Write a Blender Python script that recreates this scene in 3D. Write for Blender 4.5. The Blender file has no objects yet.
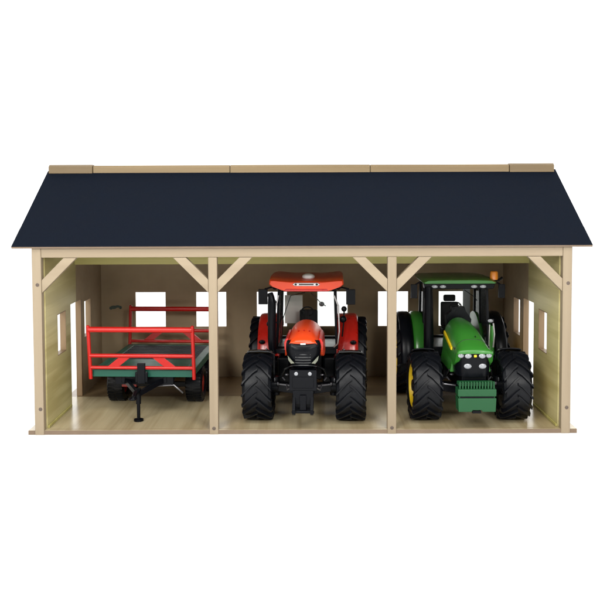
import bpy, math, random
from mathutils import Vector, Matrix
random.seed(7)
S = 0.01                      # everything below is written in centimetres
R = math.radians
sc = bpy.context.scene
col = sc.collection

# ------------------------------------------------------------------ mesh builder
class MB:
    def __init__(s): s.v = []; s.f = []
    def add(s, vs, fs, M=None):
        n = len(s.v)
        for p in vs:
            p = Vector(p)
            s.v.append(M @ p if M is not None else p)
        s.f += [tuple(n + i for i in f) for f in fs]
        return s
    def box(s, x0, x1, y0, y1, z0, z1, M=None):
        vs = [(x0,y0,z0),(x1,y0,z0),(x1,y1,z0),(x0,y1,z0),(x0,y0,z1),(x1,y0,z1),(x1,y1,z1),(x0,y1,z1)]
        return s.add(vs, [(3,2,1,0),(4,5,6,7),(0,1,5,4),(1,2,6,5),(2,3,7,6),(3,0,4,7)], M)
    def rings(s, rs, cap=True, closed=False, M=None):
        n = len(rs[0]); vs = [p for r in rs for p in r]; fs = []
        m = len(rs)
        for i in range(m if closed else m - 1):
            a = i * n; b = ((i + 1) % m) * n
            for j in range(n):
                k = (j + 1) % n
                fs.append((a + j, a + k, b + k, b + j))
        if cap and not closed:
            fs.append(tuple(range(n))[::-1]); fs.append(tuple((m - 1) * n + j for j in range(n)))
        return s.add(vs, fs, M)
    def tube(s, pts, r, n=12, M=None, closed=False):
        pts = [Vector(p) for p in pts]; rs = []
        rad = r if isinstance(r, (list, tuple)) else [r] * len(pts)
        up = None
        for i, p in enumerate(pts):
            if closed: d = pts[(i + 1) % len(pts)] - pts[i - 1]
            else: d = pts[min(i + 1, len(pts) - 1)] - pts[max(i - 1, 0)]
            d.normalize()
            if up is None: up = Vector((0, 0, 1)) if abs(d.z) < .9 else Vector((0, 1, 0))
            a = d.cross(up).normalized(); b = a.cross(d).normalized(); up = b
            rs.append([p + a * math.cos(2*math.pi*k/n) * rad[i] + b * math.sin(2*math.pi*k/n) * rad[i] for k in range(n)])
        return s.rings(rs, True, closed, M)
    def bar(s, a, b, w, t, side=(0, 1, 0), M=None):
        """square bar from a to b; w across in-plane, t along side"""
        a = Vector(a); b = Vector(b); d = (b - a).normalized(); sd = Vector(side).normalized()
        u = d.cross(sd).normalized(); sd = u.cross(d).normalized()
        r1 = [a + u*w/2 + sd*t/2, a - u*w/2 + sd*t/2, a - u*w/2 - sd*t/2, a + u*w/2 - sd*t/2]
        r2 = [p + (b - a) for p in r1]
        return s.rings([r1, r2], M=M)
    def prism(s, poly, ax, a, b, M=None):
        """poly of 2-tuples extruded on axis ax ('x': (y,z), 'y': (x,z), 'z': (x,y))"""
        def mk(p, h): return (h, p[0], p[1]) if ax == 'x' else (p[0], h, p[1]) if ax == 'y' else (p[0], p[1], h)
        return s.rings([[mk(p, a) for p in poly], [mk(p, b) for p in poly]], M=M)
    def lathe_x(s, prof, n=48, M=None, c=(0, 0, 0)):
        """prof: closed list of (x, r) revolved about the x axis"""
        rs = []
        for k in range(n):
            t = 2*math.pi*k/n
            rs.append([(c[0] + x, c[1] + r*math.cos(t), c[2] + r*math.sin(t)) for x, r in prof])
        return s.rings(rs, closed=True, M=M)
    def ball(s, c, rx, ry, rz, n=16, m=10, M=None):
        rs = []
        for i in range(m + 1):
            ph = -math.pi/2 + math.pi * (i + .001) / (m + .002)
            rs.append([(c[0] + rx*math.cos(ph)*math.cos(2*math.pi*k/n), c[1] + ry*math.cos(ph)*math.sin(2*math.pi*k/n), c[2] + rz*math.sin(ph)) for k in range(n)])
        return s.rings(rs, M=M)
    def disc_y(s, c, rx, rz, t, n=20, M=None):
        """elliptic disc facing the front (along y), slightly domed"""
        rs = []
        for k, dy in ((1, t), (1, 0), (.85, -t*.35), (.5, -t*.6), (.05, -t*.7)):
            rs.append([(c[0] + rx*k*math.cos(2*math.pi*j/n), c[1] + dy, c[2] + rz*k*math.sin(2*math.pi*j/n)) for j in range(n)])
        return s.rings(rs, M=M)
    def grid_wall(s, us, zs, holes, a, b, place):
        """sheet with rectangular holes: place(u, z, depth)"""
        lo, hi = min(us), max(us)
        holes = [(max(h[0], lo), min(h[1], hi), h[2], h[3]) for h in holes]
        us = sorted(set(us + [h[0] for h in holes] + [h[1] for h in holes]))
        zs = sorted(set(zs + [h[2] for h in holes] + [h[3] for h in holes]))
        def solid(i, j):
            if i < 0 or j < 0 or i >= len(us)-1 or j >= len(zs)-1: return False
            cu = (us[i]+us[i+1])/2; cz = (zs[j]+zs[j+1])/2
            return not any(h[0] < cu < h[1] and h[2] < cz < h[3] for h in holes)
        idx = {}
        vs = []; fs = []
        def V(i, j, d):
            k = (i, j, d)
            if k not in idx:
                idx[k] = len(vs); vs.append(place(us[i], zs[j], b if d else a))
            return idx[k]
        for i in range(len(us)-1):
            for j in range(len(zs)-1):
                if not solid(i, j): continue
                fs.append((V(i,j,0), V(i+1,j,0), V(i+1,j+1,0), V(i,j+1,0)))
                fs.append((V(i,j,1), V(i,j+1,1), V(i+1,j+1,1), V(i+1,j,1)))
                for (di, dj, e) in ((-1,0,((i,j),(i,j+1))), (1,0,((i+1,j),(i+1,j+1))), (0,-1,((i,j),(i+1,j))), (0,1,((i,j+1),(i+1,j+1)))):
                    if not solid(i+di, j+dj):
                        p, q = e
                        fs.append((V(*p,0), V(*q,0), V(*q,1), V(*p,1)))
        return s.add(vs, fs)
    def mesh(s, name, smooth=35, mat=None):
        me = bpy.data.meshes.new(name)
        me.from_pydata([tuple(p * S) for p in s.v], [], s.f)
        import bmesh
        bm = bmesh.new(); bm.from_mesh(me)
        bmesh.ops.recalc_face_normals(bm, faces=bm.faces); bm.to_mesh(me); bm.free()
        if smooth:
            for p in me.polygons: p.use_smooth = True
            me.set_sharp_from_angle(angle=R(smooth))
        if mat: me.materials.append(mat)
        return me
    def build(s, name, mat, parent=None, loc=(0,0,0), bevel=0, smooth=35, seg=2):
        o = bpy.data.objects.new(name, s.mesh(name, smooth, mat)); col.objects.link(o)
        o.parent = parent; o.location = Vector(loc) * S
        if bevel:
            m = o.modifiers.new('bevel', 'BEVEL'); m.width = bevel * S; m.segments = seg; m.limit_method = 'ANGLE'; m.angle_limit = R(35)
            m.harden_normals = True
        return o

def empty(name, loc, rz=0, label=None, cat=None, group=None):
    o = bpy.data.objects.new(name, None); col.objects.link(o)
    o.empty_display_size = .02
    o.location = Vector(loc) * S; o.rotation_euler = (0, 0, rz)
    if label: o['label'] = label
    if cat: o['category'] = cat
    if group: o['group'] = group
    return o
def copy_tree(o, parent=None):
    c = o.copy(); col.objects.link(c); c.parent = parent
    for ch in [x for x in bpy.data.objects if x.parent == o]: copy_tree(ch, c)
    return c

# ------------------------------------------------------------------ materials
def new_mat(name):
    m = bpy.data.materials.new(name); m.use_nodes = True
    return m, m.node_tree, m.node_tree.nodes['Principled BSDF']
def plastic(name, c, rough=.35, spec=.5, coat=0, bump=.0, bscale=3, var=.06, metal=0):
    m, nt, b = new_mat(name)
    tc = nt.nodes.new('ShaderNodeTexCoord'); mp = nt.nodes.new('ShaderNodeMapping'); mp.inputs['Scale'].default_value = (100,)*3
    nt.links.new(tc.outputs['Object'], mp.inputs['Vector'])
    n = nt.nodes.new('ShaderNodeTexNoise'); n.inputs['Scale'].default_value = .5; n.inputs['Detail'].default_value = 5
    nt.links.new(mp.outputs[0], n.inputs['Vector'])
    mx = nt.nodes.new('ShaderNodeMixRGB'); mx.blend_type = 'MIX'
    mx.inputs[1].default_value = tuple(x * (1 - var*3) for x in c) + (1,)
    mx.inputs[2].default_value = tuple(min(1, x * (1 + var*3)) for x in c) + (1,)
    nt.links.new(n.outputs['Fac'], mx.inputs[0]); nt.links.new(mx.outputs[0], b.inputs['Base Color'])
    r2 = nt.nodes.new('ShaderNodeMapRange'); r2.inputs['To Min'].default_value = rough*.8; r2.inputs['To Max'].default_value = min(1, rough*1.25)
    nt.links.new(n.outputs['Fac'], r2.inputs['Value']); nt.links.new(r2.outputs[0], b.inputs['Roughness'])
    b.inputs['Specular IOR Level'].default_value = spec; b.inputs['Coat Weight'].default_value = coat
    b.inputs['Coat Roughness'].default_value = .12; b.inputs['Metallic'].default_value = metal
    if bump:
        n2 = nt.nodes.new('ShaderNodeTexNoise'); n2.inputs['Scale'].default_value = bscale; n2.inputs['Detail'].default_value = 6
        nt.links.new(mp.outputs[0], n2.inputs['Vector'])
        bp = nt.nodes.new('ShaderNodeBump'); bp.inputs['Strength'].default_value = bump; bp.inputs['Distance'].default_value = .0006
        nt.links.new(n2.outputs['Fac'], bp.inputs['Height']); nt.links.new(bp.outputs[0], b.inputs['Normal'])
    return m
def wood(name, c1, c2, axis='x', rough=.45, ring=.9, seed=0, fine=1.0, spec=.3, contrast=1.0):
    """pine: long streaks along axis, cathedral bands, fine fibres"""
    m, nt, b = new_mat(name); L = nt.links.new
    tc = nt.nodes.new('ShaderNodeTexCoord'); mp = nt.nodes.new('ShaderNodeMapping')
    long_, cross = 5.0, 100.0
    mp.inputs['Scale'].default_value = {'x': (long_, cross, cross), 'y': (cross, long_, cross), 'z': (cross, cross, long_)}[axis]
    mp.inputs['Location'].default_value = (seed*3.1, seed*1.7, seed*2.3)
    L(tc.outputs['Object'], mp.inputs['Vector'])
    n1 = nt.nodes.new('ShaderNodeTexNoise'); n1.inputs['Scale'].default_value = .25*ring; n1.inputs['Detail'].default_value = 3; n1.inputs['Distortion'].default_value = .3
    L(mp.outputs[0], n1.inputs['Vector'])
    mul = nt.nodes.new('ShaderNodeMath'); mul.operation = 'MULTIPLY'; mul.inputs[1].default_value = 26
    L(n1.outputs['Fac'], mul.inputs[0])
    sn = nt.nodes.new('ShaderNodeMath'); sn.operation = 'SINE'; L(mul.outputs[0], sn.inputs[0])
    mr = nt.nodes.new('ShaderNodeMapRange'); mr.inputs['From Min'].default_value = -1; L(sn.outputs[0], mr.inputs['Value'])
    n2 = nt.nodes.new('ShaderNodeTexNoise'); n2.inputs['Scale'].default_value = 3.2*fine; n2.inputs['Detail'].default_value = 8; n2.inputs['Roughness'].default_value = .65
    L(mp.outputs[0], n2.inputs['Vector'])
    n3 = nt.nodes.new('ShaderNodeTexNoise'); n3.inputs['Scale'].default_value = .12; n3.inputs['Detail'].default_value = 2
    L(mp.outputs[0], n3.inputs['Vector'])
    a = nt.nodes.new('ShaderNodeMath'); a.operation = 'MULTIPLY_ADD'; a.inputs[1].default_value = .42*contrast; L(mr.outputs[0], a.inputs[0])
    a2 = nt.nodes.new('ShaderNodeMath'); a2.operation = 'MULTIPLY_ADD'; a2.inputs[1].default_value = .5*contrast; L(n2.outputs['Fac'], a2.inputs[0])
    a3 = nt.nodes.new('ShaderNodeMath'); a3.operation = 'MULTIPLY'; a3.inputs[1].default_value = .5*contrast; L(n3.outputs['Fac'], a3.inputs[0])
    L(a3.outputs[0], a2.inputs[2]); L(a2.outputs[0], a.inputs[2])
    mx = nt.nodes.new('ShaderNodeMixRGB'); mx.inputs[1].default_value = (*c1, 1); mx.inputs[2].default_value = (*c2, 1); mx.use_clamp = True
    L(a.outputs[0], mx.inputs[0]); L(mx.outputs[0], b.inputs['Base Color'])
    b.inputs['Roughness'].default_value = rough; b.inputs['Specular IOR Level'].default_value = spec
    bp = nt.nodes.new('ShaderNodeBump'); bp.inputs['Strength'].default_value = .25; bp.inputs['Distance'].default_value = .0003
    L(n2.outputs['Fac'], bp.inputs['Height']); L(bp.outputs[0], b.inputs['Normal'])
    return m
def hardboard(name, c1, c2):
    m, nt, b = new_mat(name); L = nt.links.new
    tc = nt.nodes.new('ShaderNodeTexCoord'); mp = nt.nodes.new('ShaderNodeMapping'); mp.inputs['Scale'].default_value = (100, 100, 100)
    L(tc.outputs['Object'], mp.inputs['Vector'])
    w1 = nt.nodes.new('ShaderNodeTexWave'); w1.bands_direction = 'X'; w1.inputs['Scale'].default_value = 1.6; w1.inputs['Distortion'].default_value = 1.2; w1.inputs['Detail'].default_value = 2
    w2 = nt.nodes.new('ShaderNodeTexWave'); w2.bands_direction = 'Z'; w2.inputs['Scale'].default_value = 1.6; w2.inputs['Distortion'].default_value = 1.2; w2.inputs['Detail'].default_value = 2
    L(mp.outputs[0], w1.inputs['Vector']); L(mp.outputs[0], w2.inputs['Vector'])
    n = nt.nodes.new('ShaderNodeTexNoise'); n.inputs['Scale'].default_value = .35; n.inputs['Detail'].default_value = 7; L(mp.outputs[0], n.inputs['Vector'])
    ad = nt.nodes.new('ShaderNodeMath'); ad.operation = 'MULTIPLY_ADD'; ad.inputs[1].default_value = .25
    ad2 = nt.nodes.new('ShaderNodeMath'); ad2.operation = 'MULTIPLY_ADD'; ad2.inputs[1].default_value = .25
    nm = nt.nodes.new('ShaderNodeMath'); nm.operation = 'MULTIPLY'; nm.inputs[1].default_value = .6; L(n.outputs['Fac'], nm.inputs[0])
    L(w1.outputs['Fac'], ad.inputs[0]); L(nm.outputs[0], ad.inputs[2]); L(w2.outputs['Fac'], ad2.inputs[0]); L(ad.outputs[0], ad2.inputs[2])
    mx = nt.nodes.new('ShaderNodeMixRGB'); mx.inputs[1].default_value = (*c1, 1); mx.inputs[2].default_value = (*c2, 1); mx.use_clamp = True
    L(ad2.outputs[0], mx.inputs[0]); L(mx.outputs[0], b.inputs['Base Color'])
    b.inputs['Roughness'].default_value = .7; b.inputs['Specular IOR Level'].default_value = .15
    return m
def glass(name, tint=(.96,.97,.96), g=.10):
    m = bpy.data.materials.new(name); m.use_nodes = True; nt = m.node_tree; nt.nodes.clear(); L = nt.links.new
    out = nt.nodes.new('ShaderNodeOutputMaterial'); mix = nt.nodes.new('ShaderNodeMixShader')
    tr = nt.nodes.new('ShaderNodeBsdfTransparent'); tr.inputs[0].default_value = (*tint, 1)
    gl = nt.nodes.new('ShaderNodeBsdfGlossy'); gl.inputs['Roughness'].default_value = .08
    lw = nt.nodes.new('ShaderNodeLayerWeight'); lw.inputs['Blend'].default_value = g
    L(lw.outputs['Fresnel'], mix.inputs[0]); L(tr.outputs[0], mix.inputs[1]); L(gl.outputs[0], mix.inputs[2]); L(mix.outputs[0], out.inputs[0])
    return m

PINE1, PINE2 = (.315,.255,.175), (.215,.165,.108)
M = dict(
    pine_z=wood('pine_upright', PINE1, PINE2, 'z', seed=1, contrast=.7), pine_x=wood('pine_lengthwise', PINE1, PINE2, 'x', seed=2, contrast=.7),
    pine_b=wood('pine_brace', PINE1, PINE2, 'x', seed=5, contrast=.6),
    cap_a=wood('ridge_pine', (.25,.18,.095), (.165,.115,.055), 'x', seed=7), cap_b=wood('ridge_pine_darker', (.20,.14,.075), (.13,.09,.043), 'x', seed=9),
    ply=wood('green_tinged_plywood', (.68,.615,.33), (.41,.355,.15), 'y', seed=3, rough=.35, contrast=1.15),
    ply_b=wood('green_tinged_batten', (.58,.53,.20), (.38,.34,.11), 'x', seed=4),
    floor=wood('floor_veneer', (.52,.45,.29), (.31,.245,.135), 'y', seed=6, rough=.22, spec=.5),
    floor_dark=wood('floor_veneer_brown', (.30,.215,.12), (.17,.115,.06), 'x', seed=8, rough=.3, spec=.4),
    edge=plastic('raw_board_edge', (.19,.14,.10), .8, .1),
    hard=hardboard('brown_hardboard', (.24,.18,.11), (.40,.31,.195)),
    jamb=wood('jamb_wood', (.30,.21,.12), (.2,.13,.07), 'z', seed=11),
    roof=plastic('navy_roof_board', (.0052,.0075,.0132), .7, .015, bump=.3, bscale=9, var=.05),
    screw=plastic('screw_steel', (.10,.075,.06), .5, .3),
    red=plastic('bright_red_plastic', (.46,.012,.007), .28, .4, coat=.3, var=.006),
    orange=plastic('orange_red_plastic', (.76,.060,.010), .3, .4, coat=.15, var=.006),
    rail=plastic('red_rail_plastic', (.42,.008,.005), .35, .3, coat=.1, var=.01),
    green=plastic('tractor_green_plastic', (.026,.165,.018), .3, .4, coat=.15, var=.008),
    wgreen=plastic('weight_green_plastic', (.009,.068,.022), .38, .3, var=.01),
    deck=plastic('trailer_green_plastic', (.010,.085,.055), .4, .3, var=.02),
    mesh_floor=plastic('trailer_grey_floor', (.035,.04,.045), .6, .3, bump=.5, bscale=8, var=.1),
    black=plastic('black_plastic', (.0025,.003,.0045), .3, .12, var=.05),
    tyre=plastic('black_rubber', (.0032,.0038,.0055), .38, .2, bump=.2, bscale=4, var=.1),
    dgrey=plastic('dark_grey_plastic', (.006,.007,.008), .25, .5, var=.05),
    yellow=plastic('rim_yellow_plastic', (.75,.52,.012), .35, .4, var=.03),
    rimred=plastic('rim_red_plastic', (.32,.02,.012), .35, .4, var=.03),
    silver=plastic('silver_plastic', (.55,.55,.55), .25, .5, metal=.7, var=.05),
    steel=plastic('dim_steel', (.12,.12,.13), .3, .5, metal=.7),
    lamp=plastic('lamp_lens', (.24,.25,.27), .2, .6, coat=.5, var=.05),
    lens=plastic('smoky_headlamp_lens', (.16,.17,.12), .12, .6, coat=.8, var=.2),
    amber=plastic('amber_plastic', (.75,.24,.02), .25, .5, coat=.4),
    white=plastic('white_plastic', (.82,.81,.78), .3, .5),
    teal=plastic('faded_teal_print', (.075,.10,.085), .7, .1, var=.2),
    seat=plastic('seat_black', (.006,.006,.007), .6, .2),
    glass=glass('cab_glass'),
)

# ------------------------------------------------------------------ shed
W, D, HB = 38.2, 36.0, 24.75        # half width, depth, underside of the eaves beam
shed = empty('toy_shed', (0,0,0), 0, 'open fronted wooden toy farm shed with dark navy roof sheltering the three vehicles', 'toy shed')
# base: front half pale veneer, back half brown, raw edge shows
base = MB().box(-39.2, 39.2, .15, 37.0, -.62, -.04).build('base_board', M['edge'], shed)
MB().box(-39.15, 39.15, .2, 20.5, -.036, 0).build('floor_panel', M['floor'], base)
MB().box(-36.3, 36.3, .75, .85, .001, .012).build('floor_joint', M['jamb'], base, smooth=0)
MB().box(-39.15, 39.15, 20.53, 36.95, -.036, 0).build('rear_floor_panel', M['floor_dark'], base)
# side walls (with gable) : front plywood half and brown rear half
mid = 18.0; RZ = 36.8; EZ = 26.1
def roof_z(y):  # underside of the roof
    return EZ + (RZ - EZ) * (y / mid if y <= mid else (2*mid - y) / mid)
WIN = (9.4, 15.7)
for sx in (-1, 1):
    xi, xo = sx*36.75, sx*37.6
    place = lambda u, z, d: (d, u, z)
    f = MB().grid_wall([1.3, mid], [0, 26.0], [(7.1, 11.7, *WIN), (14.6, mid+1, 0, 16.2)], xi, xo, place)
    f.prism([(1.3, 26.02), (mid, 26.02), (mid, roof_z(mid)-.15), (1.3, roof_z(1.3)-.15)], 'x', xi, xo)
    fw = f.build('side_wall', M['ply'], shed, smooth=0)
    fw['label'] = 'yellow green plywood front part of the side wall'
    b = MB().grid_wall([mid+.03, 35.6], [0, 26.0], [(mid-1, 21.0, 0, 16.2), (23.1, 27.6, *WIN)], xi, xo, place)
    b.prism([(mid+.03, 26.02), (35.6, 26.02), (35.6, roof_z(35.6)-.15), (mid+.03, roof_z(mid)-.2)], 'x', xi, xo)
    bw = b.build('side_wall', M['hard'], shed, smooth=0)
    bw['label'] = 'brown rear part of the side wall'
    # jamb post behind the door opening and lining of the windows
    MB().box(min(xi,xo)-.04, max(xi,xo)+.04, 20.85, 21.6, .02, 16.15).build('door_jamb', M['jamb'], bw, bevel=.05)
    for wy0, wy1, pr in ((7.1, 11.7, fw), (23.1, 27.6, bw)):
        l = MB(); t = .12; a, bb = min(xi,xo)-.02, max(xi,xo)+.02
        l.box(a, bb, wy0, wy0+t, WIN[0], WIN[1]).box(a, bb, wy1-t, wy1, WIN[0], WIN[1])
        l.box(a, bb, wy0+t, wy1-t, WIN[0], WIN[0]+t).box(a, bb, wy0+t, wy1-t, WIN[1]-t, WIN[1])
        l.build('window_frame', M['jamb'], pr, smooth=0)
    # ply skirting batten
    MB().box(min(sx*36.72, sx*36.5), max(sx*36.72, sx*36.5), 1.31, 13.8, .01, .4).build('skirting_batten', M['ply_b'], fw, bevel=.05)
# back wall with six windows
wx = [-27.75, -16.65, -5.55, 5.55, 16.65, 27.75]
bwall = MB().grid_wall([-37.6, 37.6], [0, 25.9], [(x-2.75, x+2.75, 9.25, 15.65) for x in wx], 35.65, 36.0, lambda u, z, d: (u, d, z)).build('back_wall', M['hard'], shed, smooth=0)
# faint teal print near the corner of the back wall
t = MB()
for (x, z, rx, rz) in ((-34.5, 12.9, .6, .32), (-33.8, 13.05, .5, .22), (-35.0, 12.75, .3, .3), (-33.25, 12.85, .25, .3)):
    t.disc_y((x, 35.6, z), rx, rz, .02)
t.build('wall_print', M['teal'], bwall)
# posts
post_x = [(-38.2, -36.9), (-13.28, -12.02), (12.12, 13.38), (36.9, 38.2)]
def post(x0, x1, scr):
    p = MB().box(x0, x1, 0, 1.28, -.62 if True else 0, HB-.02 if x0 > -37 and x1 < 37 else 26.15).build('post', M['pine_z'], shed, bevel=.09)
    for (x, z) in scr:
        s_ = MB().disc_y((x, -.02, z), .26, .26, .06, 18); s_.box(x-.17, x+.17, -.07, -.05, z-.03, z+.03)
        s_.build('screw', M['screw'], p)
    return p
outer = [(-37.75, 20.9), (-37.55, 3.1)]
post(*post_x[0], [(-37.45, 20.9), (-37.35, 3.1)])
post(*post_x[1], [(-12.65, .25)]); post(*post_x[2], [(12.75, .25)])
post(*post_x[3], [(37.65, 20.9), (37.65, 3.1)])
fb = MB().box(-36.88, 36.88, .02, 1.26, HB, 26.15).build('eaves_beam', M['pine_x'], shed, bevel=.09)
# braces
def brace(px, s_, parent=shed):
    w = 1.3; Lg = 5.0
    z0 = HB - .03
    poly = [(px + s_*.02, z0 - Lg), (px + s_*Lg, z0), (px + s_*(Lg-w*1.42), z0), (px + s_*.02, z0 - Lg + w*1.42)]
    MB().prism(poly, 'y', .12, 1.1).build('brace', M['pine_b'], shed, bevel=.06)
brace(-36.9, 1); brace(-13.28, -1); brace(-12.02, 1); brace(12.12, -1); brace(13.38, 1); brace(36.9, -1)
# mid and rear beams
MB().box(-36.72, 36.72, 17.3, 18.4, 22.3, 24.2).build('middle_beam', M['ply_b'], shed, bevel=.06)
MB().box(-36.72, 36.72, 34.9, 35.6, 24.2, 25.6).build('rear_beam', M['hard'], shed)
# roof panels
def roof_panel(y0, z0, y1, z1, name):
    d = Vector((0, y1-y0, z1-z0)).normalized(); n = Vector((0, -d.z, d.y)); n = n if n.z > 0 else -n
    th = .32; hx = 40.85
    a, b = Vector((0, y0, z0)), Vector((0, y1, z1))
    m = MB(); e = MB()
    def slab(mb, hx, lo, hi, ins):
        pa, pb = a + d*ins, b - d*ins
        r1 = [Vector((-hx+ins,0,0)) + p + n*h for p, h in ((pa,lo),(pb,lo),(pb,hi),(pa,hi))]
        r2 = [Vector((hx-ins,0,0)) + p + n*h for p, h in ((pa,lo),(pb,lo),(pb,hi),(pa,hi))]
        mb.rings([r1, r2])
    slab(e, hx, 0, th-.05, 0); slab(m, hx, th-.045, th, 0)
    p = e.build('roof_panel', M['edge'], shed, smooth=0)
    m.build('roof_covering', M['roof'], p, smooth=0)
roof_panel(-.45, 26.1, 18.0, 37.15, 'front'); roof_panel(36.6, 26.1, 18.04, 37.15, 'back')
# ridge strip in five lengths with slightly rounded edges
cuts = [-40.6, -33.5, -11.5, 11.0, 33.3, 40.5]
for i in range(5):
    k = i in (0, 2, 4); e = .14 if i in (0, 4) else .03 if i == 2 else 0
    prof = [(17.2-e, 36.95), (17.2-e, 38.0+e*.6), (17.5, 38.25+e), (18.6, 38.25+e), (18.9, 38.0+e*.6), (18.9, 36.95)]
    MB().prism(prof, 'x', cuts[i]+.04, cuts[i+1]-.04).build('ridge_strip', M['cap_b'] if i in (0, 4) else M['cap_a'], shed, bevel=.08)

# ------------------------------------------------------------------ wheels
def make_wheel(parent, Rt, w, rimr, rim_mat, hub_mat, nl=19, side=-1):
    """wheel axis on x; outer face towards side*x ; built at origin"""
    h = w/2; rb = Rt - .42
    hub = MB().lathe_x([(-.40*w, .3), (-.40*w, rimr-.08), (-.33*w, rimr-.08), (-.2*w, 1.0), (.40*w, .9), (.43*w, .75), (.43*w, .3)], 24).build('wheel', hub_mat, parent)
    prof = [(-h*.80, rimr), (-h*.97, rimr + (rb-rimr)*.35), (-h*1.0, rimr + (rb-rimr)*.62), (-h*.95, rb - .28), (-h*.78, rb-.05), (-h*.4, rb+.03), (0, rb+.05)]
    prof = prof + [(-x, r) for x, r in prof[:-1][::-1]] + [(h*.7, rimr-.12), (-h*.7, rimr-.12)]
    t = MB().lathe_x(prof, 72)
    # lugs
    def surf(x):   # casing radius at x (0..h)
        a = abs(x)/h
        pts = [(0, rb+.05), (.4, rb+.03), (.78, rb-.05), (.95, rb-.28), (1.0, rimr+(rb-rimr)*.62)]
        for (a0, r0), (a1, r1) in zip(pts, pts[1:]):
            if a <= a1: return r0 + (r1-r0)*(a-a0)/(a1-a0)
        return pts[-1][1]
    for s_ in (-1, 1):
        for k in range(nl):
            th0 = 2*math.pi*(k + (.5 if s_ > 0 else 0))/nl
            st = [(-.05, 0, .42), (.25, .10, .42), (.55, .24, .41), (.80, .36, .40), (.97, .44, .36), (1.045, .47, -.1), (1.035, .49, -.6)]
            rs = []
            for a, dth, hh in st:
                x = s_*a*h; bw = .36 if a < .9 else .42
                r0 = surf(min(a, 1)*h) - .1; r1 = rb + .02 + hh if hh > 0 else rb + .02 + hh
                if hh <= 0: r0 = r1 - .12
                tang = bw/2/Rt
                c = th0 + dth*5.0/Rt
                tl = .78
                def P(xx, rr, tt): return (xx, rr*math.cos(tt), rr*math.sin(tt))
                xin = x - s_*.12*(1 if a > .9 else 0)
                rs.append([P(xin, r0, c - tang*1.25), P(x, r1, c - tang*tl), P(x, r1, c + tang*tl), P(xin, r0, c + tang*1.25)])
            t.rings(rs)
    t.build('tyre', M['tyre'], hub, smooth=25)
    # rim : dished
    rp = [(h*.86, rimr+.10), (h*.90, rimr-.08), (h*.78, rimr-.22), (h*.45, rimr-.35), (h*.30, rimr*.55), (h*.42, rimr*.35), (h*.42, .55), (h*.2, .55), (h*.2, rimr*.5), (h*.2, rimr-.5), (-h*.55, rimr-.3), (-h*.6, rimr+.02), (h*.7, rimr+.02)]
    r = MB().lathe_x(rp, 56)
    for k in range(8):
        a = 2*math.pi*k/8
        r.tube([(h*.40, 1.0*math.cos(a), 1.0*math.sin(a)), (h*.52, 1.0*math.cos(a), 1.0*math.sin(a))], .13, 8)
    r.build('rim', rim_mat, hub, smooth=30)
    hub.scale = (side, 1, 1)
    return hub
def set_wheels(root, Rf, wf, xf, Rr, wr, xr, yr, rim_mat, hub_mat):
    a = make_wheel(root, Rf, wf, Rf*.63, rim_mat, hub_mat, 17, -1); a.location = Vector((-xf, 0, Rf))*S
    b = copy_tree(a, root); b.location = Vector((xf, 0, Rf))*S; b.scale = (1,1,1); b.rotation_euler = (R(7),0,0)
    c = make_wheel(root, Rr, wr, Rr*.62, rim_mat, hub_mat, 20, -1); c.location = Vector((-xr, yr, Rr))*S
    d = copy_tree(c, root); d.location = Vector((xr, yr, Rr))*S; d.scale = (1,1,1); d.rotation_euler = (R(4),0,0)

def arc_plate(mb, cy, cz, r, x0, x1, a0, a1, th=.16, n=18, lip=0, M=None):
    """curved mudguard about the x axis; angles measured from -y (front) going up"""
    rs = []
    for k in range(n+1):
        a = a0 + (a1-a0)*k/n
        c, s_ = -math.cos(a), math.sin(a)
        w_ = x1-x0; pts = [(x0, r-.32), (x0, r-.18), (x0+w_*.05, r+th*.3), (x0+w_*.16, r+th), (x0+w_*.5, r+th+.06), (x1-w_*.16, r+th), (x1-w_*.05, r+th*.3), (x1, r-.18), (x1, r-.32), (x1-w_*.1, r-.1), (x0+w_*.5, r), (x0+w_*.1, r-.1)]
        rs.append([(x, cy + rr*c, cz + rr*s_) for x, rr in pts])
    return mb.rings(rs, M=M)

def arch_ring(y, hw, zt, zb, n=20, ex=2.6):
    """closed ring in the xz plane at y: arch top, flat bottom"""
    pts = []
    for k in range(n+1):
        t = math.pi * k / n
        c, s_ = math.cos(t), math.sin(t)
        pts.append((math.copysign(abs(c)**(2/ex), c)*hw, y, zb + (zt-zb)*abs(s_)**(2/ex)))
    return pts

def pane(mb, quad, th=.06):
    q = [Vector(p) for p in quad]; n = (q[1]-q[0]).cross(q[3]-q[0]).normalized()*th
    return mb.rings([q, [p+n for p in q]])

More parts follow.
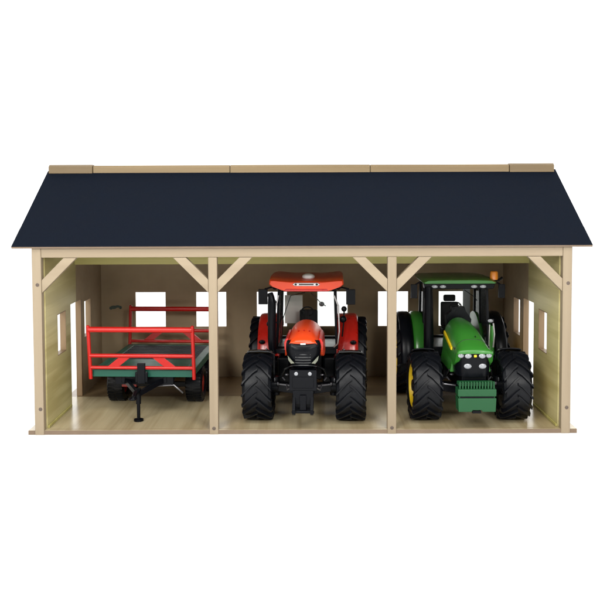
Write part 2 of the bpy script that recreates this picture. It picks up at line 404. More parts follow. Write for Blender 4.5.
# ------------------------------------------------------------------ red tractor
rt = empty('toy_tractor', (.35, 6.1, 0), R(-2.6), 'orange red toy tractor with black nose parked in the middle bay', 'toy tractor', None)
def chassis(root, zc=4.9):
    c = MB()
    c.box(-1.75, 1.75, -4.6, -1.6, 5.6, 8.6).box(-1.5, 1.5, -1.6, 8, 4.2, 9.0)
    c.box(-2.4, 2.4, 8, 19, 4.2, 8.5)
    c.tube([(-2.6, 17.5, 6.4), (2.6, 17.5, 6.4)], 1.6, 16).tube([(-6.5, 17.5, 6.4), (6.5, 17.5, 6.4)], .8, 14)
    return c.build('chassis', M['black'], root, bevel=.12)
def front_axle(root, z=4.9):
    a = MB()
    a.prism([(-4.6, z-.55), (-1.4, z-1.0), (1.4, z-1.0), (4.6, z-.55), (4.6, z+.65), (1.4, z+.45), (-1.4, z+.45), (-4.6, z+.65)], 'y', -.7, .7)
    for s_ in (-1, 1):
        a.tube([(s_*4.3, 0, z-1.3), (s_*4.3, 0, z+1.5)], .55, 14)
        a.tube([(s_*3.9, 0, z), (s_*6.2, 0, z)], 1.0, 18)
        a.tube([(s_*1.5, .9, z-.2), (s_*4.2, .9, z-.1)], .28, 10)
    ax = a.build('front_axle', M['black'], root, bevel=.08)
    for s_ in (-1, 1):
        g = MB()
        g.tube([(s_*2.0, -1.0, z+.3), (s_*3.9, -1.0, z+.55)], .13, 10)
        g.ball((s_*3.95, -1.1, z+.6), .22, .22, .26)
        g.ball((s_*2.6, -1.2, z+2.0), .32, .22, .16)
        g.tube([(s_*2.9, -.9, z+1.1), (s_*3.3, -.9, z+1.55)], .12, 8)
        g.ball((s_*4.45, -.65, z+1.1), .16, .2, .34)
        g.build('steering_cylinder', M['steel'], ax)
    return ax
chassis(rt); front_axle(rt)
set_wheels(rt, 4.9, 4.3, 6.85, 6.4, 4.6, 7.3, 17.5, M['rimred'], M['dgrey'])
# black front mudguards
for s_ in (-1, 1):
    g = MB(); arc_plate(g, .3, 4.9, 5.2, s_*4.9 , s_*8.7, R(84), R(152), .14, 16)
    g.tube([(s_*4.7, 1.2, 5.2), (s_*4.7, 1.4, 9.4), (s_*6, 1.4, 10.2)], .22, 8)
    g.build('front_mudguard', M['dgrey'], rt, bevel=.06)
# hood
hood = MB().rings([arch_ring(*a) for a in ((8.0,2.95,13.75,9.3,20,2.2),(5,2.98,13.75,9.3,20,2.2),(1.5,2.95,13.7,9.4,20,2.2),(-1.5,2.85,13.55,9.8,20,2.3),(-3.2,2.72,13.35,10.4,20,2.4),(-4.2,2.5,13.1,11.3,20,2.5),(-4.9,2.3,12.85,11.9,20,2.6),(-5.3,2.0,12.6,12.1,20,2.6))]).build('hood', M['orange'], rt, smooth=60)
# side cheeks, red, below and beside the hood
for s_ in (-1, 1):
    ck = MB()
    ck.prism([(s_*2.2, 10.6), (s_*2.78, 10.9), (s_*2.86, 12.0), (s_*2.6, 12.6), (s_*2.2, 12.7)], 'y', -3.3, 5)
    ck.build('side_panel', M['red'], hood, bevel=.12)
# ridges and dimples on the hood
for x in (-.8, 0, .8): MB().ball((x, -1.6, 13.56 - abs(x)*.06), .16, .35, .08).build('hood_vent', M['red'], hood)
def nose_ring(z, hw, yf, yb=-1.5, n=16, lift=0):
    pts = []
    for k in range(n+1):
        t = math.pi*k/n
        c, s_ = math.cos(t), math.sin(t)
        pts.append((math.copysign(abs(c)**(2/3.0), c)*hw, yb + (yf-yb)*abs(s_)**(2/3.0), z + lift*abs(c)**2))
    return pts
grille = MB().rings([nose_ring(*a) for a in ((8.55,1.3,-5.0),(8.8,1.75,-5.35),(9.3,2.15,-5.55),(10.2,2.5,-5.75),(11.0,2.62,-5.8,-2.5,16,.1),(11.7,2.5,-5.75,-4.2,16,.3),(12.1,2.38,-5.5,-4.5,16,.45),(12.3,2.2,-5.15,-4.7,16,.4))]).build('grille', M['black'], hood, smooth=50, bevel=.05)
gl = MB()
for z in (9.55, 9.95, 10.35, 10.75): gl.tube([(-1.1, -5.62, z), (0, -5.76, z), (1.1, -5.62, z)], .07, 6)
gl.tube([(-1.9, -5.05, 8.95), (-1.3, -5.5, 9.15), (0, -5.72, 9.22), (1.3, -5.5, 9.15), (1.9, -5.05, 8.95)], .10, 8)
gl.build('grille_trim', M['dgrey'], hood)
for s_ in (-1, 1):
    h_ = MB().rings([[(s_*x, y+dy, z) for x, y, z in ((1.2,-5.62,9.5),(1.75,-5.42,9.4),(2.12,-5.12,9.85),(2.24,-5.0,10.5),(1.9,-5.42,10.2),(1.5,-5.62,9.8))] for dy in (.15, -.14)])
    h_.build('headlight', M['lens'], hood, bevel=.04)
MB().box(-.4, .4, -5.62, -5.2, 12.12, 12.36).build('badge', M['silver'], hood, bevel=.05)
# bumper with round lamps and front linkage
bp = MB().box(-1.95, 1.95, -6.0, -4.6, 5.6, 8.55).box(-1.5, 1.5, -6.15, -6.0, 6.0, 7.6)
bp.prism([(-1.5, 5.6), (1.5, 5.6), (1.3, 3.6), (-1.3, 3.6)], 'y', -6.0, -5.0)
bump = bp.build('bumper', M['black'], rt, bevel=.15)
for x in (-.98, .98):
    MB().disc_y((x, -6.03, 8.05), .27, .27, .1).build('lamp', M['lamp'], bump)
lk = MB()
for s_ in (-1, 1):
    lk.prism([(-7.2, 2.5), (-6.6, 2.2), (-4.6, 3.6), (-4.6, 5.2), (-5.3, 5.4), (-7.4, 3.2)], 'x', s_*1.05, s_*1.5)
    lk.tube([(s_*1.28, -5.8, 3.2), (s_*1.28, -5.6, 6.4)], .17, 10)
lk.box(-1.1, 1.1, -5.6, -4.9, 2.6, 4.2).box(-.45, .45, -6.4, -5.6, 2.5, 5.0).tube([(-1.6, -6.6, 2.7), (1.6, -6.6, 2.7)], .2, 10)
lk.build('front_linkage', M['black'], rt, bevel=.06)

def cab(root, y0, y1, zb, zt, hb, ht, pil=.42, mat=None, door=True):
    """open cab frame with panes; hb/ht half widths bottom/top"""
    f = MB()
    yf = y0 + .9          # the screen leans back towards the roof
    F = {'fl': ((-hb, y0, zb), (-ht, yf, zt)), 'fr': ((hb, y0, zb), (ht, yf, zt)),
         'rl': ((-hb, y1, zb), (-ht, y1-.6, zt)), 'rr': ((hb, y1, zb), (ht, y1-.6, zt))}
    for k, (a, b) in F.items(): f.bar(a, b, pil, pil, (0,1,0))
    my = (y0+y1)/2 + .8
    for s_ in (-1, 1): f.bar((s_*hb, my, zb), (s_*ht, my, zt), pil*.8, pil*.8, (0,1,0))
    def hb_(z):
        t = (z-zb)/(zt-zb); return hb + (ht-hb)*t
    for z in (zb, zt):
        h = hb_(z); yy0 = y0 + .9*(z-zb)/(zt-zb); yy1 = y1 - .6*(z-zb)/(zt-zb)
        f.bar((-h, yy0, z), (h, yy0, z), pil, pil, (0,1,0)).bar((-h, yy1, z), (h, yy1, z), pil, pil, (0,1,0))
        f.bar((-h, yy0, z), (-h, yy1, z), pil, pil, (0,0,1)).bar((h, yy0, z), (h, yy1, z), pil, pil, (0,0,1))
    fr = f.build('cab_frame', mat or M['black'], root, bevel=.08)
    i = .12
    fl, rl, rr, fr_ = F['fl'], F['rl'], F['rr'], F['fr']
    def q(a, b): return [a[0], b[0], b[1], a[1]]
    for nm, qq in (('windscreen', q(fl, fr_)), ('rear_window', q(rl, rr)), ('side_window', q(fl, rl)), ('side_window', q(fr_, rr))):
        pane(MB(), qq); m = MB(); pane(m, qq, .05); m.build(nm, M['glass'], fr, smooth=0)
    return fr

cabf = cab(rt, 8.3, 18.3, 9.2, 18.5, 4.75, 4.45)
# lower cab, floor, dash, seat and wheel
tub = MB().box(-4.7, 4.7, 8.2, 18.4, 8.2, 9.1).box(-1.1, 1.1, 8.3, 9.3, 9.1, 12.6).build('cab_floor', M['black'], rt, bevel=.1)
st = MB().box(-1.6, 1.6, 13.2, 16.2, 10.2, 11.2).box(-1.5, 1.5, 15.8, 16.6, 11.2, 14.2).box(-.7, .7, 13.8, 15.4, 9.1, 10.2)
st.build('seat', M['seat'], tub, bevel=.25)
def steering(root, y, z, r=.95):
    m = MB(); T = Matrix.Translation((0, y, z)) @ Matrix.Rotation(R(-55), 4, 'X')
    m.tube([(r*math.cos(a*math.pi/12), r*math.sin(a*math.pi/12), 0) for a in range(24)], .11, 8, T, closed=True)
    for k in range(3):
        a = math.pi/2 + k*2*math.pi/3; m.tube([(0,0,0), (r*math.cos(a), r*math.sin(a), 0)], .08, 6, T)
    m.tube([(0, y, z), (0, y-1.4, z-1.6)], .28, 8)
    m.build('steering_wheel', M['seat'], root)
steering(tub, 11.3, 14.6)
MB().box(-4.1, -1.1, 17.9, 18.05, 11.6, 16.4).build('pale_panel', M['white'], cabf, bevel=.03)  # plain pale panel across the left rear of the cab
# wiper and inner mirror
MB().tube([(-.3, 9.25, 17.9), (-2.6, 9.15, 17.4), (-3.9, 8.7, 13.5)], .07, 6).build('wiper', M['dgrey'], cabf)
w_ = MB().tube([(.6, 9.15, 17.9), (2.3, 8.9, 16.2), (3.0, 8.8, 15.8)], .07, 6)
w_.build('wiper', M['dgrey'], cabf)
MB().disc_y((2.35, 8.75, 16.1), .42, .38, .12).build('inner_mirror', M['dgrey'], cabf)
# grab rails (chrome) by the right pillar
MB().tube([(4.35, 7.6, 17.6), (5.0, 7.4, 16.0), (5.15, 7.4, 12.0), (4.9, 7.6, 10.0), (4.3, 7.9, 9.4)], .13, 10).build('grab_rail', M['silver'], cabf)
MB().tube([(-4.45, 7.8, 17.6), (-5.0, 7.6, 15.0), (-4.9, 7.6, 11.0)], .10, 8).build('grab_rail', M['silver'], cabf)
# roof: raised slab with drooping corners at the front
def red_roof():
    m = MB()
    def ring(y, k, top, lift=0):
        hw = 5.85*k
        ptsb = [(-hw, 19.45), (-hw*.93, 19.1), (-hw*.68, 18.55), (-hw*.6, 18.45), (hw*.6, 18.45), (hw*.68, 18.55), (hw*.93, 19.1), (hw, 19.45)]
        ptst = [(hw*.985, top), (hw*.9, top+.02), (hw*.45, top-.22), (0, top-.18), (-hw*.45, top-.22), (-hw*.9, top+.02), (-hw*.985, top)]
        return [(x, y, z+lift) for x, z in ptsb+ptst]
    m.rings([ring(6.7, .97, 19.95), ring(6.95, 1.0, 20.15), ring(9.0, 1.0, 20.45), ring(14, .98, 20.6), ring(18.6, .93, 20.4), ring(19.4, .85, 20.0)])
    return m.build('cab_roof', M['orange'], rt, smooth=30)
rr = red_roof()
MB().prism([(-3.55, 18.35), (3.55, 18.35), (3.2, 18.75), (-3.2, 18.75)], 'y', 6.62, 7.1).build('roof_visor', M['red'], rr, bevel=.08)
MB().ball((.25, 9.0, 20.45), 1.0, 1.0, .55).build('roof_dome', M['white'], rr)
bd = MB().prism([(-2.2, 19.45), (-1.8, 19.2), (1.8, 19.2), (2.2, 19.45), (1.8, 19.72), (-1.8, 19.72)], 'y', 6.55, 6.9)
plq = bd.build('roof_plaque', M['silver'], rr, bevel=.08)
MB().box(-1.15, 1.15, 6.5, 6.58, 19.36, 19.56).build('plaque_mark', M['dgrey'], rr)
for x in (-1.65, 1.65): MB().disc_y((x, 6.54, 19.46), .2, .17, .05).build('plaque_lamp', M['dgrey'], rr)
for x in (-5.0, -4.2, 4.2, 5.0):
    s_ = MB().ball((x, 7.9, 18.85 if abs(x) > 4.5 else 18.6), .42, .4, .36); s_.build('work_light', M['black'], rr)
# mirrors
for s_ in (-1, 1):
    m = MB().box(s_*6.95-.72, s_*6.95+.72, 8.2, 8.75, 16.1, 18.5)
    m.tube([(s_*4.5, 9.2, 18.6), (s_*5.6, 8.6, 18.8), (s_*6.7, 8.5, 18.5)], .16, 8)
    m.build('mirror', M['black'], rt, bevel=.2)
    l = MB()
    if s_ > 0:
        MB().ball((5.9, 8.3, 15.4), .45, .35, .45).build('side_lamp', M['black'], rt)
        l.ball((5.75, 8.0, 13.8), .55, .4, .55).tube([(4.7, 8.6, 13.9), (5.8, 8.2, 13.8)], .13, 8).tube([(5.9, 8.3, 15.4), (5.9, 8.3, 13.8), (5.6, 8.3, 11)], .12, 8)
    else:
        MB().ball((-5.2, 8.2, 16.5), .4, .3, .4).build('side_lamp', M['black'], rt)
        l.ball((-5.9, 8.1, 13.0), .5, .35, .5).tube([(-4.7, 8.6, 13.2), (-5.8, 8.3, 13.0)], .13, 8)
    l.build('side_lamp', M['black'], rt)
# exhaust stack
e_ = MB().tube([(-5.0, 5.9, 8.6), (-5.3, 5.9, 9.6), (-5.35, 5.9, 11), (-5.35, 5.9, 16.6), (-5.45, 5.9, 17.6), (-5.65, 6.1, 18.1)], [.5, .62, .66, .64, .5, .48], 18)
e_.box(-5.4, -2.4, 5.6, 6.2, 8.8, 9.4)
e_.build('exhaust', M['black'], rt)
# fuel tank and steps between the wheels
for x in (-4.6, 2.5): MB().box(x, x+2.1, 6.5, 12.5, 3.4, 8.0).build('fuel_tank', M['black'], rt, bevel=.4)
# rear fenders
for s_ in (-1, 1):
    g = MB(); arc_plate(g, 17.5, 6.4, 6.75, s_*4.6, s_*8.2, R(8), R(140), .25, 24)
    g.prism([(17.5-7*math.cos(R(a)), 6.4+7*math.sin(R(a))) for a in range(8, 141, 11)], 'x', s_*4.6, s_*4.85)
    g.build('rear_mudguard', M['red'], rt, bevel=.14)
    # bodies where the mudguard meets the cab
    MB().disc_y((s_*7.4, 10.9, 9.6), .5, .35, .15).build('reflector', M['black'], rt)

for s_ in (-1, 1):
    MB().tube([(s_*1.9, -1.2, 8.2), (s_*2.9, -1.6, 7.8), (s_*3.4, -.8, 6.6), (s_*3.9, .4, 6.0)], .14, 8).build('hose', M['dgrey'], rt)
    MB().tube([(s_*1.6, -4.4, 5.8), (s_*2.4, -3.6, 5.2), (s_*2.6, -1.8, 5.6)], .12, 8).build('hose', M['steel'], rt)
# ------------------------------------------------------------------ green tractor
gt = empty('toy_tractor', (24.7, 6.1, 0), R(0.0), 'green toy tractor with green front weight and yellow rims in the right bay', 'toy tractor')
chassis(gt); front_axle(gt)
set_wheels(gt, 5.0, 4.3, 6.5, 6.5, 4.5, 6.9, 18.0, M['yellow'], M['dgrey'])
for s_ in (-1, 1):
    g = MB(); arc_plate(g, .2, 5.0, 5.3, s_*4.8, s_*8.2, R(95), R(155), .14, 14)
    g.tube([(s_*4.8, 1.2, 5.2), (s_*4.8, 1.4, 9.4), (s_*6, 1.4, 10.2)], .22, 8)
    g.build('front_mudguard', M['black'], gt, bevel=.06)
ghood = MB().rings([arch_ring(*a) for a in ((8.0,2.5,14.0,9.5,20,2.2),(5.5,2.6,13.95,9.0,20,2.6),(2,2.68,13.6,8.6,20,2.7),(-1,2.7,13.0,8.5,20,2.8),(-3,2.7,12.4,8.6,20,2.9),(-4.6,2.68,11.75,9.5,20,3.1),(-5.3,2.62,11.35,10.7,20,3.3),(-5.55,2.5,11.15,10.75,20,3.3))]).build('hood', M['green'], gt, smooth=60)
for s_ in (-1, 1):
    ye = MB(); r1 = [(s_*2.56, 6.2, 12.2), (s_*2.60, 6.2, 11.75), (s_*2.70, -1.0, 10.5), (s_*2.70, -1.0, 10.9)]
    ye.rings([[(x - s_*.2, y, z) for x, y, z in r1], [(x + s_*.04, y, z) for x, y, z in r1]])
    ye.build('yellow_stripe', M['yellow'], ghood)
MB().prism([(-3.0, 7.4), (-2.6, 9.6), (-2.5, 10.0), (2.5, 10.0), (2.6, 9.6), (3.0, 7.4)], 'y', -2.0, 7).build('side_panel', M['green'], ghood, bevel=.1)
gg = MB().rings([nose_ring(z, hw, yf, -1.5, 18) for z, hw, yf in ((7.3,2.5,-5.3),(8.2,2.58,-5.5),(10.2,2.6,-5.58),(11.0,2.5,-5.45),(11.15,2.4,-5.3))]).build('grille', M['black'], ghood, smooth=50, bevel=.05)
for x, z, a, b in ((-2.0,10.45,.42,.34),(-.98,10.4,.5,.33),(.98,10.4,.5,.33),(2.0,10.45,.42,.34),(-1.05,8.95,.55,.36),(1.05,8.95,.55,.36)):
    yy = -5.5 + (abs(x)/2.5)**4*.5
    MB().disc_y((x, yy, z), a, b, .16, 22).build('headlight', M['lamp'], ghood)
MB().box(-.2, .2, -5.66, -5.4, 10.25, 10.6).build('badge', M['yellow'], ghood, bevel=.06)
MB().ball((.55, -2.6, 12.75), .1, .18, .12).build('hood_knob', M['black'], ghood)
for s_ in (-1, 1):
    MB().tube([(s_*2.3, -1.2, 8.0), (s_*3.1, -1.6, 7.6), (s_*3.5, -.8, 6.6), (s_*3.9, .4, 6.0)], .14, 8).build('hose', M['dgrey'], gt)
# seam across the hood
MB().tube([(x, y, z + .01) for x, y, z in arch_ring(-3.0, 2.7, 12.4, 8.6, 20, 2.9)[2:-2]], .035, 6).build('hood_seam', M['dgrey'], ghood)
# front weight
wt = MB()
wt.box(-2.55, 2.55, -6.6, -5.0, 6.3, 6.8)
for k in range(13):
    x = -2.4 + k*.4
    wt.box(x-.11, x+.11, -6.95, -6.55, 5.95, 7.05)
wt.box(-2.72, 2.72, -7.1, -4.9, 4.95, 5.98)
wt.prism([(-2.62, 2.75), (-.75, 2.75), (-.65, 3.0), (.65, 3.0), (.75, 2.75), (2.62, 2.75), (2.72, 4.7), (-2.72, 4.7)], 'y', -7.15, -4.9)
wt.box(-2.55, 2.55, -6.95, -4.9, 4.65, 5.0)
wo = wt.build('front_weight', M['wgreen'], gt, bevel=.09)
MB().box(-2.4, 2.4, -7.0, -6.9, 4.72, 4.93).build('weight_slot', M['black'], wo)
MB().box(-.6, .6, -6.9, -6.2, 2.5, 2.85).build('tow_hook', M['black'], wo)
gcab = cab(gt, 7.8, 18.8, 9.2, 18.9, 4.7, 4.6, .4)
gtub = MB().box(-4.7, 4.7, 7.7, 18.8, 8.2, 9.1).prism([(-1.6, 9.1), (1.6, 9.1), (2.2, 13.6), (1.3, 14.9), (1.1, 15.6), (-.9, 15.6), (-1.1, 14.9), (-1.9, 14.2)], 'y', 8.6, 9.8).build('cab_floor', M['black'], gt, bevel=.1)
MB().box(-1.6, 1.6, 13.6, 16.4, 10.2, 11.3).box(-1.45, 1.45, 16.0, 16.9, 11.3, 15.4).box(-1.0, 1.0, 16.1, 16.8, 15.5, 16.6).box(-.7, .7, 14, 15.6, 9.1, 10.2).box(1.6, 2.6, 12.6, 16, 12.2, 13.0).build('seat', M['seat'], gtub, bevel=.25)
steering(gtub, 11.0, 15.3)
MB().tube([(1.0, 8.6, 18.3), (2.6, 8.4, 17.2), (3.0, 8.3, 16.6)], .06, 6).build('wiper', M['black'], gcab)
# pale upright strips just inside the rear window
for x0, x1 in ((-4.1, -3.3), (2.6, 3.8)):
    MB().box(x0, x1, 18.15, 18.3, 11.0, 18.4).build('pale_strip', M['lamp'], gcab, bevel=.03)
# roof
gr = MB()
def rring(y, k, zb, zt): 
    hw = 5.8*k
    return [(-hw*.97, y, zb), (hw*.97, y, zb), (hw, y, zb+.2), (hw*.98, y, zt-.3), (hw*.88, y, zt-.02), (hw*.4, y, zt+.06), (-hw*.4, y, zt+.06), (-hw*.88, y, zt-.02), (-hw*.98, y, zt-.3), (-hw, y, zb+.2)]
gr.rings([rring(6.7, .97, 19.5, 19.95), rring(7.0, 1.0, 19.48, 20.05), rring(9.2, 1.0, 19.5, 20.25), rring(14, 1.0, 19.5, 20.2), rring(19, .96, 19.5, 20.0), rring(19.6, .9, 19.6, 19.9)])
groof = gr.build('cab_roof', M['green'], gt, smooth=40)
MB().prism([(-5.4, 18.6), (5.4, 18.6), (5.6, 19.46), (-5.6, 19.46)], 'y', 7.2, 9.0).build('roof_visor', M['black'], groof, bevel=.12)
for x in (-3.9, -2.6, 2.3, 3.7):
    MB().disc_y((x, 7.16, 18.98), .48, .25, .12).build('work_light', M['lamp'], groof)
bc = MB().tube([(5.55, 7.9, 20.0), (5.55, 7.9, 20.5), (5.55, 7.9, 21.2), (5.55, 7.9, 21.35)], [.6, .64, .6, .45], 18).build('beacon', M['amber'], groof)
MB().tube([(5.2, 7.9, 19.9), (6.3, 7.9, 19.9), (6.9, 8.0, 20.3)], .2, 8).build('beacon_bracket', M['black'], groof)
for s_ in (-1, 1):
    m = MB().box(s_*6.95-.5, s_*6.95+.5, 8.4, 8.9, 17.0, 19.2)
    m.tube([(s_*4.6, 9, 19.0), (s_*6.0, 8.6, 19.6), (s_*6.95, 8.6, 19.0)], .14, 8)
    m.build('mirror', M['black'], gt, bevel=.15)
    # marker lamp on the pillar
    a = MB().box(s_*4.9-.55, s_*4.9+.55, 7.2, 7.8, 13.1, 13.9).build('lamp_bracket', M['black'], gt, bevel=.15)
    MB().disc_y((s_*4.9, 7.18, 13.55), .42, .26, .1).build('marker_lamp', M['lamp'], a)
# intake / exhaust columns
MB().tube([(-4.9, 6.6, 8.6), (-4.9, 6.6, 10), (-4.9, 6.9, 14), (-4.85, 7.3, 18.9)], [.75, .78, .76, .66], 20).build('exhaust', M['black'], gt)
MB().tube([(5.3, 7.0, 13.2), (5.45, 6.9, 11.5), (5.3, 7.0, 9.4)], .13, 8).build('grab_rail', M['silver'], gcab)
MB().tube([(4.7, 6.9, 13.0), (4.6, 6.9, 9.6)], .1, 8).build('grab_rail', M['silver'], gcab)
MB().box(5.0, 5.4, 6.95, 7.2, 10.2, 12.8).build('cab_step', M['green'], gcab, bevel=.1)
for x in (-4.6, 2.6): MB().box(x, x+2, 6.5, 13, 3.4, 8.0).build('fuel_tank', M['black'], gt, bevel=.4)
for s_ in (-1, 1):
    g = MB(); arc_plate(g, 18, 6.5, 6.8, s_*4.5, s_*6.5, R(5), R(140), .25, 24)
    g.prism([(18-7.05*math.cos(R(a)), 6.5+7.05*math.sin(R(a))) for a in range(5, 141, 9)], 'x', s_*4.4, s_*4.6)
    mg = g.build('rear_mudguard', M['green'], gt, bevel=.12)
    g = MB(); arc_plate(g, 18, 6.5, 6.83, s_*6.52, s_*8.7, R(-4), R(125), .22, 24)
    g.build('mudguard_extension', M['black'], mg, bevel=.08)

# ------------------------------------------------------------------ trailer
tr = empty('toy_trailer', (-24.2, 8.0, 0), R(-3.0), 'flat green toy hay trailer with red tubular end racks standing in the left bay', 'toy trailer')
LT = 22.0; hw = 7.75
dk = MB()
dk.box(-hw, hw, 0.05, .75, 5.95, 7.05).box(-hw, hw, LT-.75, LT, 5.95, 7.05)
dk.box(-hw, -hw+1.3, .75, LT-.75, 5.95, 7.05).box(hw-1.3, hw, .75, LT-.75, 5.95, 7.05)
dk.box(-hw+1.3, hw-1.3, .75, 8.6, 6.3, 7.03)
deck = dk.build('deck', M['deck'], tr, bevel=.1)
fl = MB().box(-hw+1.32, hw-1.32, 8.62, LT-.77, 6.4, 6.98)
for k in range(9): fl.box(-hw+1.4, hw-1.4, 9.0+k*1.35, 9.25+k*1.35, 6.98, 7.08)
fl.build('load_floor', M['mesh_floor'], deck, bevel=.03)
# rack front and rear
def rack(y, lean, mat, z1=13.55, hw=7.75):
    m = MB(); r = .28
    def yy(z): return y + lean*(z-6)/7.5
    for s_ in (-1, 1):
        m.tube([(s_*(hw+.15), yy(5.75), 5.75), (s_*(hw+.15), yy(z1+.3), z1+.3)], r, 14)
        m.ball((s_*(hw+.15), yy(z1+.3), z1+.3), r, r, r*.8)
    m.tube([(-hw-.1, yy(z1-.15), z1-.15), (hw+.1, yy(z1-.15), z1-.15)], .42, 16)
    for z, rad in ((9.35, .3), (7.5, .26)): m.tube([(-hw-.1, yy(z), z), (hw+.1, yy(z), z)], rad, 14)
    for s_ in (-1, 1):
        a = [(s_*5.4, 7.5), (s_*3.7, 7.5), (s_*1.4, 9.35), (s_*3.1, 9.35)]
        m.rings([[(x, yy(z)-.12, z) for x, z in a], [(x, yy(z)+.12, z) for x, z in a]])
    return m.build('end_rack', mat, tr, bevel=0)
rk = rack(-.35, -1.0, M['rail']); rack(LT+.35, 1.0, M['rail'], 13.3, 7.5)
# undercarriage
uc = MB()
for s_ in (-1, 1): uc.box(s_*3.2-.3, s_*3.2+.3, .8, LT-.8, 4.9, 5.92)
uc.box(-6.5, 6.5, 9.7, 10.3, 2.3, 3.1).box(-6.5, 6.5, 16.7, 17.3, 2.3, 3.1).box(-2.6, 2.6, 9, 18, 3.2, 4.88)
uc.box(-4.5, 4.5, .9, 1.6, 4.6, 5.92)
uc.box(-4.2, -3.0, 4.5, 7.5, 3.4, 4.88)
uc.build('chassis', M['black'], tr, bevel=.08)
MB().tube([(2.0, 1.0, 4.4), (4.5, 1.2, 4.5), (5.8, 1.6, 3.2)], .14, 8).build('brake_rod', M['steel'], tr)
MB().box(-3.9, -1.6, 2.4, 2.8, 3.9, 4.7).build('number_panel', M['rimred'], tr, bevel=.08)
# wheels
def trailer_wheel(x, y, side):
    Rw, w = 2.85, 2.7
    h = w/2
    hub = MB().lathe_x([(-h*.5, .2), (-h*.5, .7), (h*.9, .6), (h*.95, .2)], 20).build('wheel', M['rimred'], tr)
    t = MB().lathe_x([(-h*.8, 1.55), (-h, 1.9), (-h, 2.4), (-h*.85, 2.72), (-h*.5, 2.83), (h*.5, 2.83), (h*.85, 2.72), (h, 2.4), (h, 1.9), (h*.8, 1.55)], 48)
    for k in range(30):
        a = 2*math.pi*k/30
        for s_ in (-1, 1):
            T = Matrix.Rotation(a + (.1 if s_ > 0 else 0), 4, 'X')
            t.box(min(s_*.12, s_*h*.9), max(s_*.12, s_*h*.9), -.12, .12, 2.6, 2.9, T)
    t.build('tyre', M['tyre'], hub)
    MB().lathe_x([(h*.82, 1.62), (h*.7, 1.4), (h*.2, 1.2), (h*.25, .62), (h*.1, .62), (-h*.7, 1.4), (-h*.82, 1.62)], 36).build('rim', M['rimred'], hub)
    hub.location = Vector((x, y, Rw))*S; hub.scale = (side, 1, 1)
    return hub
a = trailer_wheel(-6.35, 10, -1)
for x, y, sd in ((6.35, 10, 1), (-6.35, 17, -1), (6.35, 17, 1)):
    b = copy_tree(a, tr); b.location = Vector((x, y, 2.85))*S; b.scale = (sd, 1, 1)
# drawbar, jack stand, upright post
db = MB()
db.bar((-2.8, .9, 5.2), (0, -3.2, 4.1), .55, .7, (0,0,1)).bar((2.8, .9, 5.2), (0, -3.2, 4.1), .55, .7, (0,0,1))
db.tube([(0, -2.6, 4.5), (-.1, -4.4, 4.5), (-.1, -5.4, 4.1)], [.42, .36, .32], 12)
db.tube([(-.1 + .5*math.cos(k*math.pi/8), -5.8 + .5*math.sin(k*math.pi/8), 4.0) for k in range(16)], .16, 8, closed=True)
dbo = db.build('drawbar', M['black'], tr, bevel=.05)
js = MB().tube([(0, -2.9, .35), (0, -2.9, 4.3)], .26, 14).tube([(0, -2.9, .02), (0, -2.9, .3), (0, -2.9, .36)], [.72, .72, .4], 18).tube([(0, -2.9, 2.6), (0, -2.9, 4.9)], .38, 14)
js.build('jack_stand', M['black'], dbo)
MB().box(-.6, .6, -1.15, -.55, 5.1, 8.3).box(-.95, .95, -1.0, -.5, 5.3, 6.9).build('hitch_post', M['black'], dbo, bevel=.12)

# ------------------------------------------------------------------ ground
gd = MB().add([(-600,-300,-.63),(600,-300,-.63),(600,700,-.63),(-600,700,-.63)], [(0,1,2,3)])
g_ = gd.build('ground', None, None, smooth=0)
gm, nt, b = new_mat('white_studio_paper')
b.inputs['Base Color'].default_value = (.9,.9,.9,1); b.inputs['Roughness'].default_value = .9; b.inputs['Specular IOR Level'].default_value = .05
n = nt.nodes.new('ShaderNodeTexNoise'); n.inputs['Scale'].default_value = 60
mr = nt.nodes.new('ShaderNodeMapRange'); mr.inputs['To Min'].default_value = .89; mr.inputs['To Max'].default_value = .91
nt.links.new(n.outputs['Fac'], mr.inputs['Value']); nt.links.new(mr.outputs[0], b.inputs['Base Color'])
g_.data.materials.append(gm); g_['kind'] = 'structure'

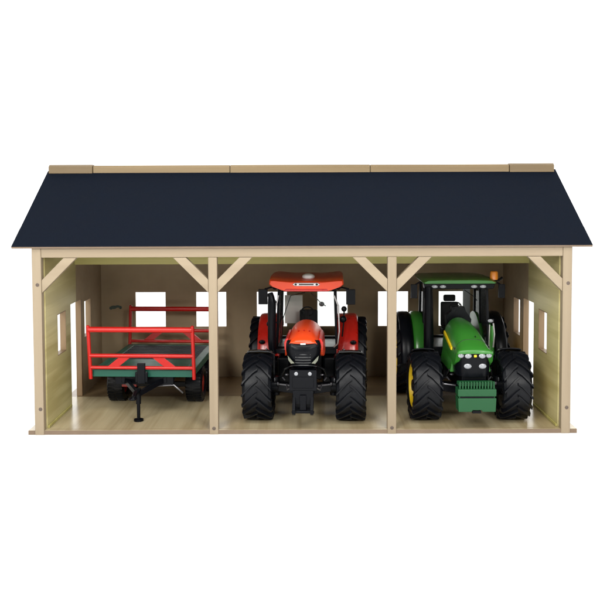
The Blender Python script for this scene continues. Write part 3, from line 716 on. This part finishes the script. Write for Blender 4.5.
# ------------------------------------------------------------------ studio light: white backdrop behind, dim studio towards the camera
w = bpy.data.worlds.new('World'); sc.world = w; w.use_nodes = True; nt = w.node_tree
bg = nt.nodes['Background']
tc = nt.nodes.new('ShaderNodeTexCoord'); sp = nt.nodes.new('ShaderNodeSeparateXYZ'); nt.links.new(tc.outputs['Generated'], sp.inputs[0])
mr = nt.nodes.new('ShaderNodeMapRange'); mr.interpolation_type = 'SMOOTHSTEP'
mr.inputs['From Min'].default_value = -.35; mr.inputs['From Max'].default_value = .35; mr.inputs['To Min'].default_value = .16; mr.inputs['To Max'].default_value = 2.3
nt.links.new(sp.outputs['Y'], mr.inputs['Value']); nt.links.new(mr.outputs[0], bg.inputs['Strength'])
bg.inputs['Color'].default_value = (1,1,1,1)
def area(name, loc, tgt, size, power, colr=(1,1,1), sy=None):
    l = bpy.data.lights.new(name, 'AREA'); l.energy = power; l.size = size*S; l.color = colr
    if sy: l.shape = 'RECTANGLE'; l.size_y = sy*S
    o = bpy.data.objects.new(name, l); col.objects.link(o); o.location = Vector(loc)*S
    o.rotation_euler = (Vector(tgt) - Vector(loc)).to_track_quat('-Z', 'Y').to_euler()
area('softbox', (-85, -165, 95), (0, 10, 10), 60, 27, (1, .985, .95), 60)
area('softbox', (75, -170, 90), (0, 10, 10), 60, 21, (1, .985, .95), 60)
area('overhead_fill', (0, -75, 120), (0, -5, 5), 110, 14, (1, .99, .97), 50)  # unseen fill added overhead to brighten the ground before the shed

# ------------------------------------------------------------------ camera
cam = bpy.data.cameras.new('camera'); co = bpy.data.objects.new('camera', cam); col.objects.link(co); sc.camera = co
cam.sensor_width = 36; cam.lens = 866/600*36; cam.clip_start = .01; cam.clip_end = 200
cam.shift_x = -.0032; cam.shift_y = -.1066
co.location = Vector((0, -122, 34.1))*S
co.rotation_mode = 'XYZ'
co.matrix_world = Matrix.Translation(co.location) @ Matrix.Rotation(R(90-3), 4, 'X') @ Matrix.Rotation(R(-.2), 4, 'Z')
sc.view_settings.view_transform = 'Standard'; sc.view_settings.look = 'None'; sc.view_settings.exposure = 0; sc.view_settings.gamma = 1
sc.render.engine = 'CYCLES'; sc.cycles.max_bounces = 8; sc.cycles.use_denoising = True
